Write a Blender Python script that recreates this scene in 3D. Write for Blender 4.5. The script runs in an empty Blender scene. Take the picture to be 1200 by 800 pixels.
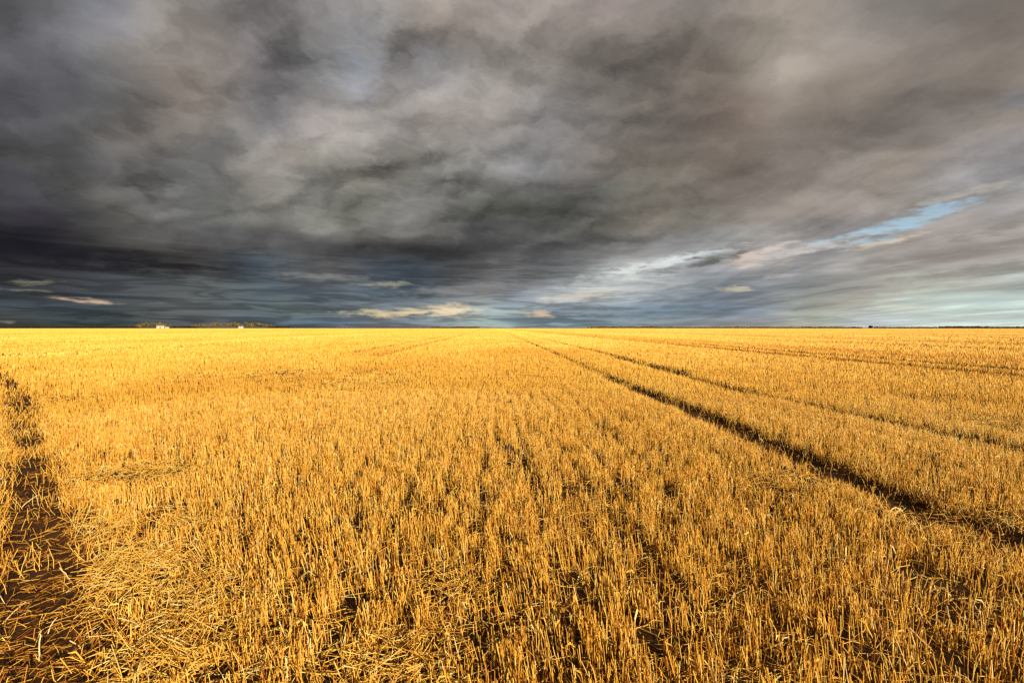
import bpy, bmesh, math, random
import numpy as np
from mathutils import Vector, Matrix

random.seed(7)
rng = np.random.default_rng(11)
scene = bpy.context.scene
col = scene.collection
R = math.radians

# ------------------------------------------------------------------ camera
H = 1.2                                   # eye height (m)
F = 567.0                                 # focal length in pixels of a 1200 px wide picture
PITCH = math.atan(16.0 / F)
cam_data = bpy.data.cameras.new("camera")
cam_data.sensor_width = 36.0
cam_data.lens = 36.0 * F / 1200.0
cam_data.clip_start = 0.05
cam_data.clip_end = 20000.0
cam = bpy.data.objects.new("camera", cam_data)
col.objects.link(cam)
cam.location = (0, 0, H)
cam.rotation_euler = (math.pi / 2 - PITCH, 0, 0)
scene.camera = cam

# ------------------------------------------------------------------ exposure, render
scene.view_settings.view_transform = 'Standard'
scene.view_settings.look = 'None'
EXPOSURE = 0.88
scene.view_settings.exposure = EXPOSURE
scene.view_settings.gamma = 1.0
scene.view_settings.use_curve_mapping = False
scene.render.engine = 'CYCLES'
scene.cycles.max_bounces = 6
scene.cycles.diffuse_bounces = 3
scene.cycles.glossy_bounces = 2
scene.cycles.transmission_bounces = 2
scene.cycles.use_denoising = False

# ------------------------------------------------------------------ sun
SUN_EL = R(19)
SH = Vector((-0.64, 0.77, 0)).normalized()            # the way shadows run on the ground
SUN_DIR = Vector((-SH.x * math.cos(SUN_EL), -SH.y * math.cos(SUN_EL), math.sin(SUN_EL)))   # towards the sun
sd = bpy.data.lights.new("sun", 'SUN')
sd.energy = 5.0
sd.angle = R(0.55)
sd.color = (1.0, 0.83, 0.60)
sun = bpy.data.objects.new("sun", sd)
col.objects.link(sun)
sun.rotation_euler = SUN_DIR.to_track_quat('Z', 'Y').to_euler()

# ------------------------------------------------------------------ pixel <-> direction helpers
cp, sp = math.cos(PITCH), math.sin(PITCH)


def ray(px, py):
    dx, dy = (px - 600.0) / F, (400.0 - py) / F
    return Vector((dx, dy * sp + cp, dy * cp - sp))


def at(px, py, z=0.0):
    d = ray(px, py)
    t = (H - z) / -d.z
    return (d.x * t, d.y * t)


def azel(px, py):
    d = ray(px, py).normalized()
    return math.atan2(d.x, d.y), math.asin(d.z)


def pix(az, el):
    d = Vector((math.sin(az) * math.cos(el), math.cos(az) * math.cos(el), math.sin(el)))
    f = d.y * cp - d.z * sp
    u = d.y * sp + d.z * cp
    if f < 0.05:
        f = 0.05
    return 600 + F * d.x / f, 400 - F * u / f


def lin(c):
    c = c / 255.0
    return c / 12.92 if c <= 0.04045 else ((c + 0.055) / 1.055) ** 2.4


def lin3(c):
    return tuple(lin(v) for v in c)


# ------------------------------------------------------------------ the sky (world)
# broad tones of the storm cloud deck, read as (azimuth, elevation) bands
SKY = [
    (0, {0: (78, 79, 80), 60: (90, 90, 94), 100: (108, 108, 116), 200: (126, 124, 122), 300: (134, 129, 127), 400: (164, 156, 150), 500: (160, 150, 142), 600: (152, 144, 138), 700: (147, 136, 131), 800: (138, 131, 127), 900: (158, 148, 137), 960: (162, 152, 142), 1000: (154, 146, 140), 1100: (131, 125, 119), 1200: (124, 116, 110)}),
    (50, {0: (92, 92, 95), 60: (98, 98, 102), 100: (110, 110, 112), 160: (148, 137, 126), 200: (150, 140, 130), 270: (132, 124, 120), 320: (124, 124, 130), 400: (152, 154, 158), 450: (154, 152, 150), 500: (140, 131, 124), 600: (145, 137, 131), 700: (133, 125, 119), 800: (137, 128, 117), 900: (166, 156, 145), 1000: (136, 128, 120), 1100: (131, 123, 117), 1200: (136, 126, 117)}),
    (90, {0: (88, 88, 98), 60: (92, 92, 100), 100: (104, 105, 107), 140: (130, 121, 114), 200: (138, 128, 120), 250: (139, 131, 126), 300: (116, 116, 122), 350: (124, 124, 134), 400: (166, 168, 172), 440: (172, 164, 156), 500: (142, 141, 145), 600: (148, 142, 136), 700: (128, 122, 116), 800: (124, 114, 106), 850: (121, 110, 101), 900: (138, 128, 117), 1000: (138, 128, 118), 1100: (138, 128, 120), 1200: (132, 122, 111)}),
    (150, {0: (82, 80, 80), 50: (76, 76, 76), 100: (80, 80, 80), 150: (116, 110, 106), 200: (127, 119, 112), 250: (116, 115, 114), 300: (124, 123, 121), 350: (158, 149, 140), 400: (168, 158, 150), 450: (152, 149, 146), 500: (160, 152, 146), 600: (150, 144, 139), 650: (134, 132, 132), 700: (126, 120, 114), 800: (110, 102, 97), 850: (120, 107, 98), 900: (130, 120, 112), 1000: (120, 111, 105), 1060: (126, 120, 117), 1130: (156, 148, 140), 1200: (168, 158, 150)}),
    (200, {0: (68, 68, 68), 50: (66, 66, 67), 100: (73, 73, 74), 150: (99, 100, 100), 200: (112, 112, 113), 250: (117, 116, 115), 300: (152, 143, 136), 350: (148, 143, 136), 400: (126, 127, 119), 450: (148, 140, 132), 500: (137, 136, 129), 550: (148, 144, 139), 600: (131, 135, 137), 650: (116, 112, 110), 700: (130, 122, 116), 750: (113, 106, 97), 800: (117, 111, 102), 850: (120, 111, 103), 900: (134, 126, 118), 1000: (157, 149, 141), 1100: (158, 147, 136), 1150: (150, 146, 147), 1200: (136, 140, 145)}),
    (240, {0: (58, 58, 57), 50: (63, 62, 70), 100: (72, 72, 72), 150: (122, 124, 113), 200: (119, 119, 111), 250: (105, 105, 104), 300: (125, 124, 117), 350: (148, 146, 141), 400: (126, 124, 117), 450: (128, 129, 119), 500: (139, 140, 133), 550: (101, 101, 96), 600: (91, 91, 85), 650: (85, 85, 81), 700: (93, 93, 90), 750: (111, 108, 99), 800: (131, 123, 115), 850: (126, 118, 112), 900: (130, 121, 114), 1000: (146, 138, 131), 1060: (151, 144, 138), 1100: (151, 150, 149), 1150: (165, 164, 163), 1200: (172, 168, 168)}),
    (265, {0: (46, 44, 47), 50: (54, 51, 55), 100: (66, 66, 64), 150: (85, 85, 83), 200: (97, 97, 94), 250: (93, 93, 91), 300: (112, 112, 107), 350: (116, 115, 108), 400: (104, 105, 98), 450: (101, 102, 94), 500: (104, 104, 99), 550: (75, 75, 75), 600: (78, 78, 77), 650: (83, 83, 81), 700: (102, 101, 94), 750: (117, 109, 101), 800: (113, 112, 103), 850: (128, 122, 115), 900: (136, 130, 124), 1000: (132, 130, 131), 1050: (142, 135, 130), 1100: (148, 137, 131), 1200: (137, 130, 124)}),
    (290, {0: (30, 28, 34), 50: (33, 31, 39), 100: (36, 36, 43), 150: (41, 46, 54), 200: (43, 50, 58), 250: (58, 60, 67), 300: (55, 63, 72), 350: (53, 60, 68), 400: (59, 60, 66), 450: (59, 61, 64), 500: (54, 60, 68), 550: (63, 64, 68), 600: (74, 74, 75), 650: (85, 85, 85), 700: (106, 106, 105), 750: (126, 129, 127), 800: (140, 146, 148), 850: (160, 163, 164), 900: (172, 168, 165), 950: (170, 164, 161), 1000: (172, 165, 160), 1060: (156, 148, 144), 1100: (150, 142, 138), 1200: (150, 142, 136)}),
    (320, {0: (36, 36, 40), 50: (41, 41, 45), 100: (47, 49, 54), 150: (56, 60, 67), 200: (54, 61, 70), 250: (66, 74, 83), 300: (71, 80, 88), 350: (96, 98, 100), 400: (104, 104, 104), 450: (62, 72, 82), 500: (67, 73, 80), 550: (73, 74, 75), 600: (103, 103, 104), 650: (96, 98, 100), 700: (140, 145, 145), 740: (176, 181, 180), 770: (176, 177, 176), 800: (155, 156, 159), 850: (149, 151, 154), 900: (148, 149, 150), 950: (128, 130, 133), 1000: (124, 125, 124), 1050: (126, 126, 119), 1100: (129, 127, 120), 1150: (135, 130, 124), 1200: (148, 148, 144)}),
    (345, {0: (72, 75, 77), 50: (74, 78, 78), 100: (70, 74, 79), 150: (84, 85, 87), 200: (90, 91, 90), 250: (91, 95, 92), 300: (85, 95, 101), 350: (83, 92, 101), 400: (88, 99, 107), 450: (81, 93, 102), 500: (77, 90, 100), 550: (122, 122, 121), 600: (117, 124, 131), 650: (150, 155, 159), 700: (170, 176, 175), 750: (150, 156, 160), 800: (128, 136, 142), 850: (106, 115, 124), 900: (121, 126, 131), 950: (134, 138, 133), 1000: (154, 147, 138), 1050: (161, 155, 146), 1100: (174, 171, 160), 1150: (174, 181, 172), 1200: (169, 186, 180)}),
    (365, {0: (55, 64, 71), 50: (58, 67, 76), 100: (60, 70, 79), 150: (72, 82, 81), 200: (88, 90, 90), 250: (85, 92, 94), 300: (88, 99, 101), 350: (96, 107, 107), 400: (97, 106, 112), 450: (112, 120, 124), 500: (129, 138, 142), 550: (131, 143, 142), 600: (139, 153, 159), 650: (136, 149, 157), 700: (121, 136, 147), 750: (105, 124, 138), 800: (104, 120, 132), 850: (107, 120, 133), 900: (125, 134, 140), 950: (150, 153, 142), 1000: (163, 163, 152), 1050: (169, 175, 166), 1100: (170, 186, 176), 1150: (177, 186, 178), 1200: (181, 189, 184)}),
    (381, {0: (70, 64, 62), 50: (62, 69, 66), 100: (66, 73, 71), 150: (64, 74, 75), 200: (76, 80, 81), 250: (85, 84, 93), 300: (81, 90, 102), 350: (84, 99, 109), 400: (92, 107, 122), 450: (111, 118, 119), 500: (119, 127, 138), 550: (139, 155, 146), 600: (129, 146, 148), 650: (121, 140, 149), 700: (111, 130, 139), 750: (112, 121, 125), 800: (114, 122, 124), 850: (127, 125, 130), 900: (138, 131, 138), 950: (145, 147, 133), 1000: (158, 164, 168), 1050: (175, 171, 174), 1100: (171, 182, 176), 1200: (180, 184, 179)}),
]
SKY_Y = [r[0] for r in SKY]


def row_col(row, px):
    xs = sorted(row)
    if px <= xs[0]:
        return row[xs[0]]
    for a, b in zip(xs, xs[1:]):
        if px <= b:
            t = (px - a) / (b - a)
            return tuple(row[a][i] * (1 - t) + row[b][i] * t for i in range(3))
    return row[xs[-1]]


def sky_col(px, py):
    ys = SKY_Y
    if py <= ys[0]:
        c = row_col(SKY[0][1], px)
    elif py >= ys[-1]:
        c = row_col(SKY[-1][1], px)
    else:
        for i in range(len(ys) - 1):
            if py <= ys[i + 1]:
                t = (py - ys[i]) / (ys[i + 1] - ys[i])
                a, b = row_col(SKY[i][1], px), row_col(SKY[i + 1][1], px)
                c = tuple(a[k] * (1 - t) + b[k] * t for k in range(3))
                break
    w = max(0.0, min(1.0, (px - 950) / 120.0)) * max(0.0, min(1.0, (py - 325) / 15.0))
    c = (c[0] + 14 * w, c[1] + 20 * w, c[2] + 19 * w)
    w = max(0.0, min(1.0, (px - 620) / 80.0)) * max(0.0, min(1.0, (py - 285) / 30.0))
    c = tuple(v + 12 * w for v in c)
    if c[1] > c[0] and py < 310:                       # plain greys have no green cast
        m = (c[0] + c[1]) / 2
        c = (m + 1.0, m, max(min(c[2], m), m - 3))
    if py > 335 and c[1] < (c[0] + c[2]) / 2:
        c = (c[0], (c[0] + c[2]) / 2, c[2])
    return lin3(c)


world = bpy.data.worlds.new("World")
scene.world = world
world.use_nodes = True
NT = world.node_tree
for n in list(NT.nodes):
    NT.nodes.remove(n)
NL = NT.links


def setin(sock, v):
    if hasattr(v, 'is_output'):
        NL.new(v, sock)
    else:
        sock.default_value = v


def M(op, a, b=0.0, c=0.0, clamp=False):
    n = NT.nodes.new('ShaderNodeMath')
    n.operation = op
    n.use_clamp = clamp
    setin(n.inputs[0], a)
    setin(n.inputs[1], b)
    setin(n.inputs[2], c)
    return n.outputs[0]


def V(op, a, b=None, scale=None):
    n = NT.nodes.new('ShaderNodeVectorMath')
    n.operation = op
    setin(n.inputs[0], a)
    if b is not None:
        setin(n.inputs[1], b)
    if scale is not None:
        setin(n.inputs['Scale'], scale)
    return n.outputs[1] if op == 'LENGTH' else n.outputs[0]


def XYZ(x, y, z=0.0):
    n = NT.nodes.new('ShaderNodeCombineXYZ')
    setin(n.inputs[0], x)
    setin(n.inputs[1], y)
    setin(n.inputs[2], z)
    return n.outputs[0]


def NOISE(vec, scale, detail=5.0, rough=0.55, dist=0.0, lac=2.0):
    n = NT.nodes.new('ShaderNodeTexNoise')
    n.noise_dimensions = '2D'
    setin(n.inputs['Vector'], vec)
    n.inputs['Scale'].default_value = scale
    n.inputs['Detail'].default_value = detail
    n.inputs['Roughness'].default_value = rough
    n.inputs['Lacunarity'].default_value = lac
    n.inputs['Distortion'].default_value = dist
    return n.outputs[0]


def RANGE(v, a, b, c=0.0, d=1.0, smooth=True):
    n = NT.nodes.new('ShaderNodeMapRange')
    n.interpolation_type = 'SMOOTHSTEP' if smooth else 'LINEAR'
    n.clamp = True
    setin(n.inputs[0], v)
    for k, x in zip((1, 2, 3, 4), (a, b, c, d)):
        n.inputs[k].default_value = x
    return n.outputs[0]


def MIX(f, a, b):
    n = NT.nodes.new('ShaderNodeMix')
    n.data_type = 'RGBA'
    setin(n.inputs[0], f)
    setin(n.inputs[6], a)
    setin(n.inputs[7], b)
    return n.outputs[2]


tc = NT.nodes.new('ShaderNodeTexCoord')
sep = NT.nodes.new('ShaderNodeSeparateXYZ')
NL.new(tc.outputs['Generated'], sep.inputs[0])
dx, dy, dz = sep.outputs
AZ = M('ARCTAN2', dx, dy)
EL = M('ARCSINE', M('MAXIMUM', M('MINIMUM', dz, 1.0), -1.0))
dzp = M('ADD', M('MAXIMUM', dz, 0.0), 0.055)
Q = XYZ(M('DIVIDE', dx, dzp), M('DIVIDE', dy, dzp), 0.0)          # where the view meets the cloud deck
dzs = M('ADD', M('MAXIMUM', dz, 0.0), 0.30)
QS = XYZ(M('DIVIDE', dx, dzs), M('MULTIPLY', M('DIVIDE', dy, dzs), 1.1), 3.1)
up = RANGE(EL, 0.0, 0.42)                                           # 0 at the horizon, 1 high up

# billowing: the broad tones are pushed about by noise that lies on the cloud deck
wA = M('SUBTRACT', NOISE(QS, 2.0, 4.0, 0.5), 0.5)
wB = M('SUBTRACT', NOISE(V('ADD', QS, (17.3, 4.1, 9.0)), 2.0, 4.0, 0.5), 0.5)
az_w = M('ADD', AZ, M('MULTIPLY', wA, M('ADD', M('MULTIPLY', up, 0.15), 0.04)))
el_w = M('ADD', EL, M('MULTIPLY', wB, M('ADD', M('MULTIPLY', up, 0.11), 0.012)))

AZ0, AZ1 = R(-60), R(60)
NSTOP = 31
azn = M('DIVIDE', M('SUBTRACT', az_w, AZ0), AZ1 - AZ0, clamp=True)
c_prev = None
last_el = None
for py in reversed(SKY_Y):
    el0 = azel(600, py)[1]
    n = NT.nodes.new('ShaderNodeValToRGB')
    n.color_ramp.interpolation = 'CARDINAL'
    NL.new(azn, n.inputs[0])
    els = n.color_ramp.elements
    while len(els) < NSTOP:
        els.new(0.5)
    for i in range(NSTOP):
        t = i / (NSTOP - 1)
        els[i].position = t
    for i in range(NSTOP):
        t = i / (NSTOP - 1)
        az = AZ0 + t * (AZ1 - AZ0)
        azc = max(min(az, R(46.5)), R(-46.5))
        x, y = pix(azc, el0)
        c = sky_col(x, y)
        els[i].color = (c[0], c[1], c[2], 1)
    if c_prev is None:
        c_prev = n.outputs[0]
    else:
        c_prev = MIX(RANGE(el_w, last_el, el0), c_prev, n.outputs[0])
    last_el = el0
cloud = c_prev

# finer billows: heaped puffs over the left and middle, drawn-out streaks to the right and low down
dzq = M('ADD', M('MAXIMUM', dz, 0.0), 0.32)
PU = XYZ(M('DIVIDE', dx, dzq), M('MULTIPLY', M('DIVIDE', dy, dzq), 1.1), 0.0)
pw1 = M('SUBTRACT', NOISE(PU, 5.0, 6.0, 0.65), 0.5)
pw2 = M('SUBTRACT', NOISE(V('ADD', PU, (5.0, 9.0, 0.0)), 5.0, 6.0, 0.65), 0.5)
PW = V('ADD', PU, XYZ(M('MULTIPLY', pw1, 0.20), M('MULTIPLY', pw2, 0.16), 0.0))


def puff(vec, scale):
    n = NT.nodes.new('ShaderNodeTexVoronoi')
    n.voronoi_dimensions = '2D'
    n.feature = 'SMOOTH_F1'
    NL.new(vec, n.inputs['Vector'])
    n.inputs['Scale'].default_value = scale
    n.inputs['Smoothness'].default_value = 0.55
    return n.outputs[0]


def heap(vec):
    """height of the cloud's underside: big heaps with smaller ones on them, wispy detail"""
    h = M('MULTIPLY', puff(vec, 2.5), -0.68)
    h = M('ADD', h, M('MULTIPLY', puff(vec, 6.2), -0.27))
    return M('ADD', h, M('MULTIPLY', NOISE(vec, 5.6, 7.0, 0.58), 0.55))


hA = heap(PW)
hB = heap(V('ADD', PW, (0.02, 0.045, 0.0)))
relief = M('SUBTRACT', hA, hB)                                     # rounded faces turned this way are paler
thin = RANGE(NOISE(V('ADD', PU, (3.0, 1.0, 0.0)), 1.6, 4.0, 0.5, 0.3), 0.36, 0.64, -1.0, 1.0)
QR = XYZ(M('DIVIDE', dx, dzp), M('MULTIPLY', M('DIVIDE', dy, dzp), 0.8), 0.0)
n1 = NOISE(QR, 2.4, 5.0, 0.5, 0.2)
right = RANGE(AZ, 0.05, 0.55)
n2 = NOISE(XYZ(M('MULTIPLY', AZ, 4.0), M('MULTIPLY', EL, 75.0), 0.0), 1.0, 6.0, 0.6, 0.4)
low = RANGE(EL, 0.05, 0.20, 1.0, 0.0)
high = M('SUBTRACT', 1.0, low)
soft = M('MULTIPLY', high, M('SUBTRACT', 1.0, M('MULTIPLY', right, 0.45)))
amp = M('MULTIPLY', M('SUBTRACT', n1, 0.5), M('ADD', M('MULTIPLY', M('MULTIPLY', right, RANGE(EL, 0.04, 0.16)), 0.55), 0.10))
amp = M('ADD', amp, M('MULTIPLY', soft, M('ADD', M('MULTIPLY', relief, 1.7), M('MULTIPLY', M('ADD', hA, 0.12), 0.75))))
amp = M('ADD', amp, M('MULTIPLY', thin, 0.10))
n3 = NOISE(XYZ(M('MULTIPLY', AZ, 9.0), M('MULTIPLY', EL, 95.0), 0.0), 1.0, 6.0, 0.55, 0.5)
bars = M('ADD', M('MULTIPLY', M('SUBTRACT', n2, 0.5), 1.1), M('MULTIPLY', M('SUBTRACT', RANGE(n3, 0.42, 0.60), 0.4), 0.42))
amp = M('ADD', amp, M('MULTIPLY', bars, M('MULTIPLY', low, M('SUBTRACT', 1.0, M('MULTIPLY', right, 0.85)))))
# long bands that run away with the wind, seen on the right
QB = XYZ(M('DIVIDE', dx, dzp), M('MULTIPLY', M('DIVIDE', dy, dzp), 0.16), 0.0)
nb = NOISE(V('ADD', QB, (2.0, 7.0, 0.0)), 1.9, 5.0, 0.5, 0.25)
amp = M('ADD', amp, M('MULTIPLY', M('SUBTRACT', RANGE(nb, 0.36, 0.62), 0.5), M('MULTIPLY', M('MULTIPLY', right, RANGE(EL, 0.16, 0.38, 1.0, 0.0)), 0.28)))
gain = M('MAXIMUM', M('ADD', amp, 1.0), 0.3)
cloud = V('SCALE', cloud, scale=gain)

# bright far clouds, gaps and shreds: (x, y, half length, half height, slope deg, colour, strength)
FEAT = [
    (92, 351, 32, 2.2, -3, (206, 176, 150), 0.8),
    (52, 331, 26, 2.0, 2, (140, 138, 118), 0.6),
    (30, 339, 26, 1.6, -3, (128, 130, 118), 0.5),
    (12, 379, 7, 2.0, 0, (140, 126, 120), 0.6),
    (452, 333, 24, 3.0, 0, (160, 158, 140), 0.7),
    (375, 324, 50, 4.0, 0, (134, 132, 130), 0.6),
    (560, 339, 75, 6.5, 3, (136, 135, 134), 0.65),
    (440, 366, 28, 3.5, 0, (196, 186, 150), 0.75),
    (470, 367, 45, 4.0, 2, (214, 196, 158), 0.85),
    (526, 364, 28, 6.5, 0, (236, 216, 182), 0.85),
    (585, 364, 40, 2.5, -4, (190, 196, 186), 0.6),
    (634, 368, 17, 4.5, 0, (222, 198, 168), 0.75),
    (690, 345, 42, 5.0, 6, (214, 206, 190), 0.8),
    (722, 328, 34, 12.0, 10, (204, 208, 204), 0.6),
    (735, 318, 20, 7.0, 12, (226, 228, 222), 0.65),
    (660, 352, 30, 3.0, 5, (196, 196, 190), 0.6),
    (690, 331, 26, 4.0, 8, (188, 190, 186), 0.6),
    (765, 335, 40, 5.0, 4, (178, 180, 178), 0.5),
    (770, 312, 26, 4.0, 14, (220, 224, 220), 0.7),
    (655, 318, 40, 5.0, 6, (118, 118, 116), 0.5),
    (905, 292, 26, 3.5, 12, (224, 214, 204), 0.7),
    (1010, 300, 120, 2.0, 3, (166, 158, 152), 0.5),
    (1000, 345, 130, 2.0, 3, (160, 154, 146), 0.5),
    (1120, 354, 90, 2.6, 2, (192, 194, 182), 0.5),
    (1040, 371, 120, 1.6, 1, (176, 186, 170), 0.5),
    (1150, 284, 70, 3.0, 4, (176, 166, 156), 0.5),
    (1080, 300, 120, 7.0, 5, (138, 130, 124), 0.5),
    (1165, 268, 60, 6.0, 12, (140, 132, 126), 0.6),
    (1150, 352, 90, 7.0, 2, (186, 204, 200), 0.6),
    (1120, 374, 130, 3.5, 0, (190, 200, 194), 0.6),
    (1010, 352, 60, 3.0, 3, (176, 168, 154), 0.5),
    (700, 366, 50, 2.5, 0, (160, 172, 178), 0.5),
    (800, 303, 60, 5.0, 9, (222, 228, 228), 0.75),
    (880, 303, 34, 8.0, 4, (214, 196, 182), 0.75),
    (862, 338, 17, 3.0, 0, (206, 196, 172), 0.8),
    (915, 325, 16, 2.5, 6, (186, 184, 186), 0.6),
    (960, 289, 80, 5.0, 9, (206, 198, 192), 0.7),
    (1040, 283, 40, 3.5, 9, (222, 204, 178), 0.7),
    (1120, 230, 60, 5.0, 9, (186, 180, 170), 0.6),
    (1090, 252, 55, 5.0, 12, (182, 190, 198), 0.6),
    (1090, 326, 110, 2.6, 4, (176, 172, 160), 0.6),
    (925, 365, 18, 2.0, 0, (180, 176, 168), 0.7),
    (1058, 362, 22, 3.0, 2, (204, 196, 180), 0.6),
    (835, 305, 26, 6.0, 8, (104, 106, 100), 0.9),
    (780, 316, 30, 3.5, 6, (128, 130, 128), 0.7),
    (1040, 276, 30, 3.0, 12, (150, 146, 142), 0.6),
    (868, 297, 16, 3.5, 20, (124, 118, 112), 0.8),
    (110, 302, 130, 10.0, -3, (30, 29, 36), 0.7),
    (120, 316, 60, 3.5, -2, (32, 34, 38), 0.6),
    (1150, 317, 90, 6.0, 4, (128, 124, 118), 0.5),
]
GAPS = [(985, 280, 44, 3.5, 8, 0.6), (1056, 263, 58, 8.0, 15, 0.95), (1110, 244, 44, 3.5, 10, 0.7), (1195, 323, 16, 2.5, 2, 0.6), (425, 85, 30, 22, 60, 0.22), (1188, 120, 22, 8, 10, 0.2)]
wf = M('SUBTRACT', NOISE(XYZ(M('MULTIPLY', AZ, 16.0), M('MULTIPLY', EL, 70.0), 5.0), 1.0, 5.0, 0.6), 0.5)
wg = M('SUBTRACT', NOISE(XYZ(M('MULTIPLY', AZ, 14.0), M('MULTIPLY', EL, 60.0), 8.0), 1.0, 5.0, 0.6), 0.5)
P = XYZ(M('ADD', AZ, M('MULTIPLY', wf, 0.06)), M('ADD', EL, M('MULTIPLY', wg, 0.014)), 0.0)
edge = NOISE(XYZ(M('MULTIPLY', AZ, 26.0), M('MULTIPLY', EL, 110.0), 1.0), 1.0, 5.0, 0.6)


def blob(x, y, hl, hh, ang, r0=1.35, r1=0.0):
    a0, e0 = azel(x, y)
    a1 = azel(x + hl, y)[0]
    e1 = azel(x, y - hh)[1]
    mp = NT.nodes.new('ShaderNodeMapping')
    mp.vector_type = 'TEXTURE'
    NL.new(P, mp.inputs[0])
    mp.inputs['Location'].default_value = (a0, e0, 0)
    mp.inputs['Rotation'].default_value = (0, 0, R(ang))
    mp.inputs['Scale'].default_value = (abs(a1 - a0) * 1.2, abs(e1 - e0) * 1.2, 1)
    ln = V('LENGTH', mp.outputs[0])
    return RANGE(M('ADD', ln, M('MULTIPLY', M('SUBTRACT', edge, 0.5), 2.6)), r0, r1)


for x, y, hl, hh, ang, c, s in FEAT:
    l = lin3(c)
    cloud = MIX(M('MULTIPLY', blob(x, y, hl, hh, ang), min(1.0, s * 1.15)), cloud, (l[0], l[1], l[2], 1))

cloud = V('SCALE', cloud, scale=M('ADD', 1.0, M('MULTIPLY', low, M('MULTIPLY', M('SUBTRACT', n3, 0.5), 0.5))))
sky = NT.nodes.new('ShaderNodeTexSky')
sky.sky_type = 'NISHITA'
sky.sun_disc = False
sky.sun_elevation = SUN_EL
sky.sun_rotation = math.atan2(SUN_DIR.x, SUN_DIR.y)
sky.air_density = 1.0
sky.dust_density = 0.6
SKY_GAIN = 0.85
skyc = V('SCALE', sky.outputs[0], scale=SKY_GAIN)
STRENGTH = 0.1
total = V('SCALE', cloud, scale=1.0 / STRENGTH / 2 ** EXPOSURE)
for x, y, hl, hh, ang, s in GAPS:
    total = MIX(M('MULTIPLY', blob(x, y, hl, hh * 1.25, ang, 1.5, -0.35), s), total, skyc)
# towards and beyond the sun the deck breaks up (this side lights the field)
side = M('ADD', M('MULTIPLY', dx, SUN_DIR.x), M('MULTIPLY', dy, SUN_DIR.y))
brk = M('MULTIPLY', RANGE(side, 0.25, 0.85), RANGE(NOISE(Q, 0.9, 4.0), 0.42, 0.62))
total = MIX(brk, total, skyc)
bg = NT.nodes.new('ShaderNodeBackground')
bg.inputs['Strength'].default_value = STRENGTH
NL.new(total, bg.inputs['Color'])
wo = NT.nodes.new('ShaderNodeOutputWorld')
NL.new(bg.outputs[0], wo.inputs['Surface'])
world.cycles.sampling_method = 'MANUAL'
world.cycles.sample_map_resolution = 512


# ------------------------------------------------------------------ numpy helpers
def vnoise(x, y, seed=0):
    xi, yi = np.floor(x).astype(np.int64), np.floor(y).astype(np.int64)
    fx, fy = x - xi, y - yi
    fx, fy = fx * fx * (3 - 2 * fx), fy * fy * (3 - 2 * fy)

    def h(a, b):
        n = (a * 374761393 + b * 668265263 + seed * 974634277) & 0xFFFFFFFF
        n = ((n ^ (n >> 13)) * 1274126177) & 0xFFFFFFFF
        return ((n ^ (n >> 16)) & 0xFFFF) / 65535.0
    return (h(xi, yi) * (1 - fx) + h(xi + 1, yi) * fx) * (1 - fy) + (h(xi, yi + 1) * (1 - fx) + h(xi + 1, yi + 1) * fx) * fy


def fbm(x, y, seed=0, octv=4):
    s, a, t = 0.0, 1.0, 0.0
    for o in range(octv):
        s = s + a * vnoise(x * 2 ** o, y * 2 ** o, seed + o * 17)
        t += a
        a *= 0.5
    return s / t


def sstep(v, a, b):
    t = np.clip((v - a) / (b - a), 0, 1)
    return t * t * (3 - 2 * t)


def curve(pts, n=14):
    """a smooth line through points"""
    p = [np.array(q, float) for q in pts]
    p = [2 * p[0] - p[1]] + p + [2 * p[-1] - p[-2]]
    out = []
    for i in range(1, len(p) - 2):
        for k in range(n):
            t = k / n
            a, b, c, d = p[i - 1], p[i], p[i + 1], p[i + 2]
            out.append(0.5 * ((2 * b) + (c - a) * t + (2 * a - 5 * b + 4 * c - d) * t * t + (3 * b - a - 3 * c + d) * t ** 3))
    out.append(p[-2])
    return np.array(out)


def dist_line(x, y, line):
    d = np.full(x.shape, 1e9)
    for i in range(len(line) - 1):
        a, b = line[i], line[i + 1]
        ab = b - a
        t = np.clip(((x - a[0]) * ab[0] + (y - a[1]) * ab[1]) / (ab @ ab + 1e-12), 0, 1)
        d = np.minimum(d, np.hypot(x - a[0] - t * ab[0], y - a[1] - t * ab[1]))
    return d


ROW_AZ = math.atan2(-25, F)                 # the drill rows and tramlines run away to here
ROWD = np.array([math.sin(ROW_AZ), math.cos(ROW_AZ)])
ROWN = np.array([ROWD[1], -ROWD[0]])


def px_line(pts, ext_end=None):
    g = [at(*p) for p in pts]
    if ext_end:
        g.append(ext_end)
    return curve(g)


def along(X, y0, y1, wob=0.12, seed=1):
    """a tramline at X metres across the rows"""
    t = np.concatenate([np.arange(y0, 60, 1.5), np.geomspace(60, y1, 30)])
    w = (vnoise(t * 0.12, t * 0 + X, seed) - 0.5) * wob * 2
    return ROWD[None, :] * t[:, None] + ROWN[None, :] * (X + w)[:, None]


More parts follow.
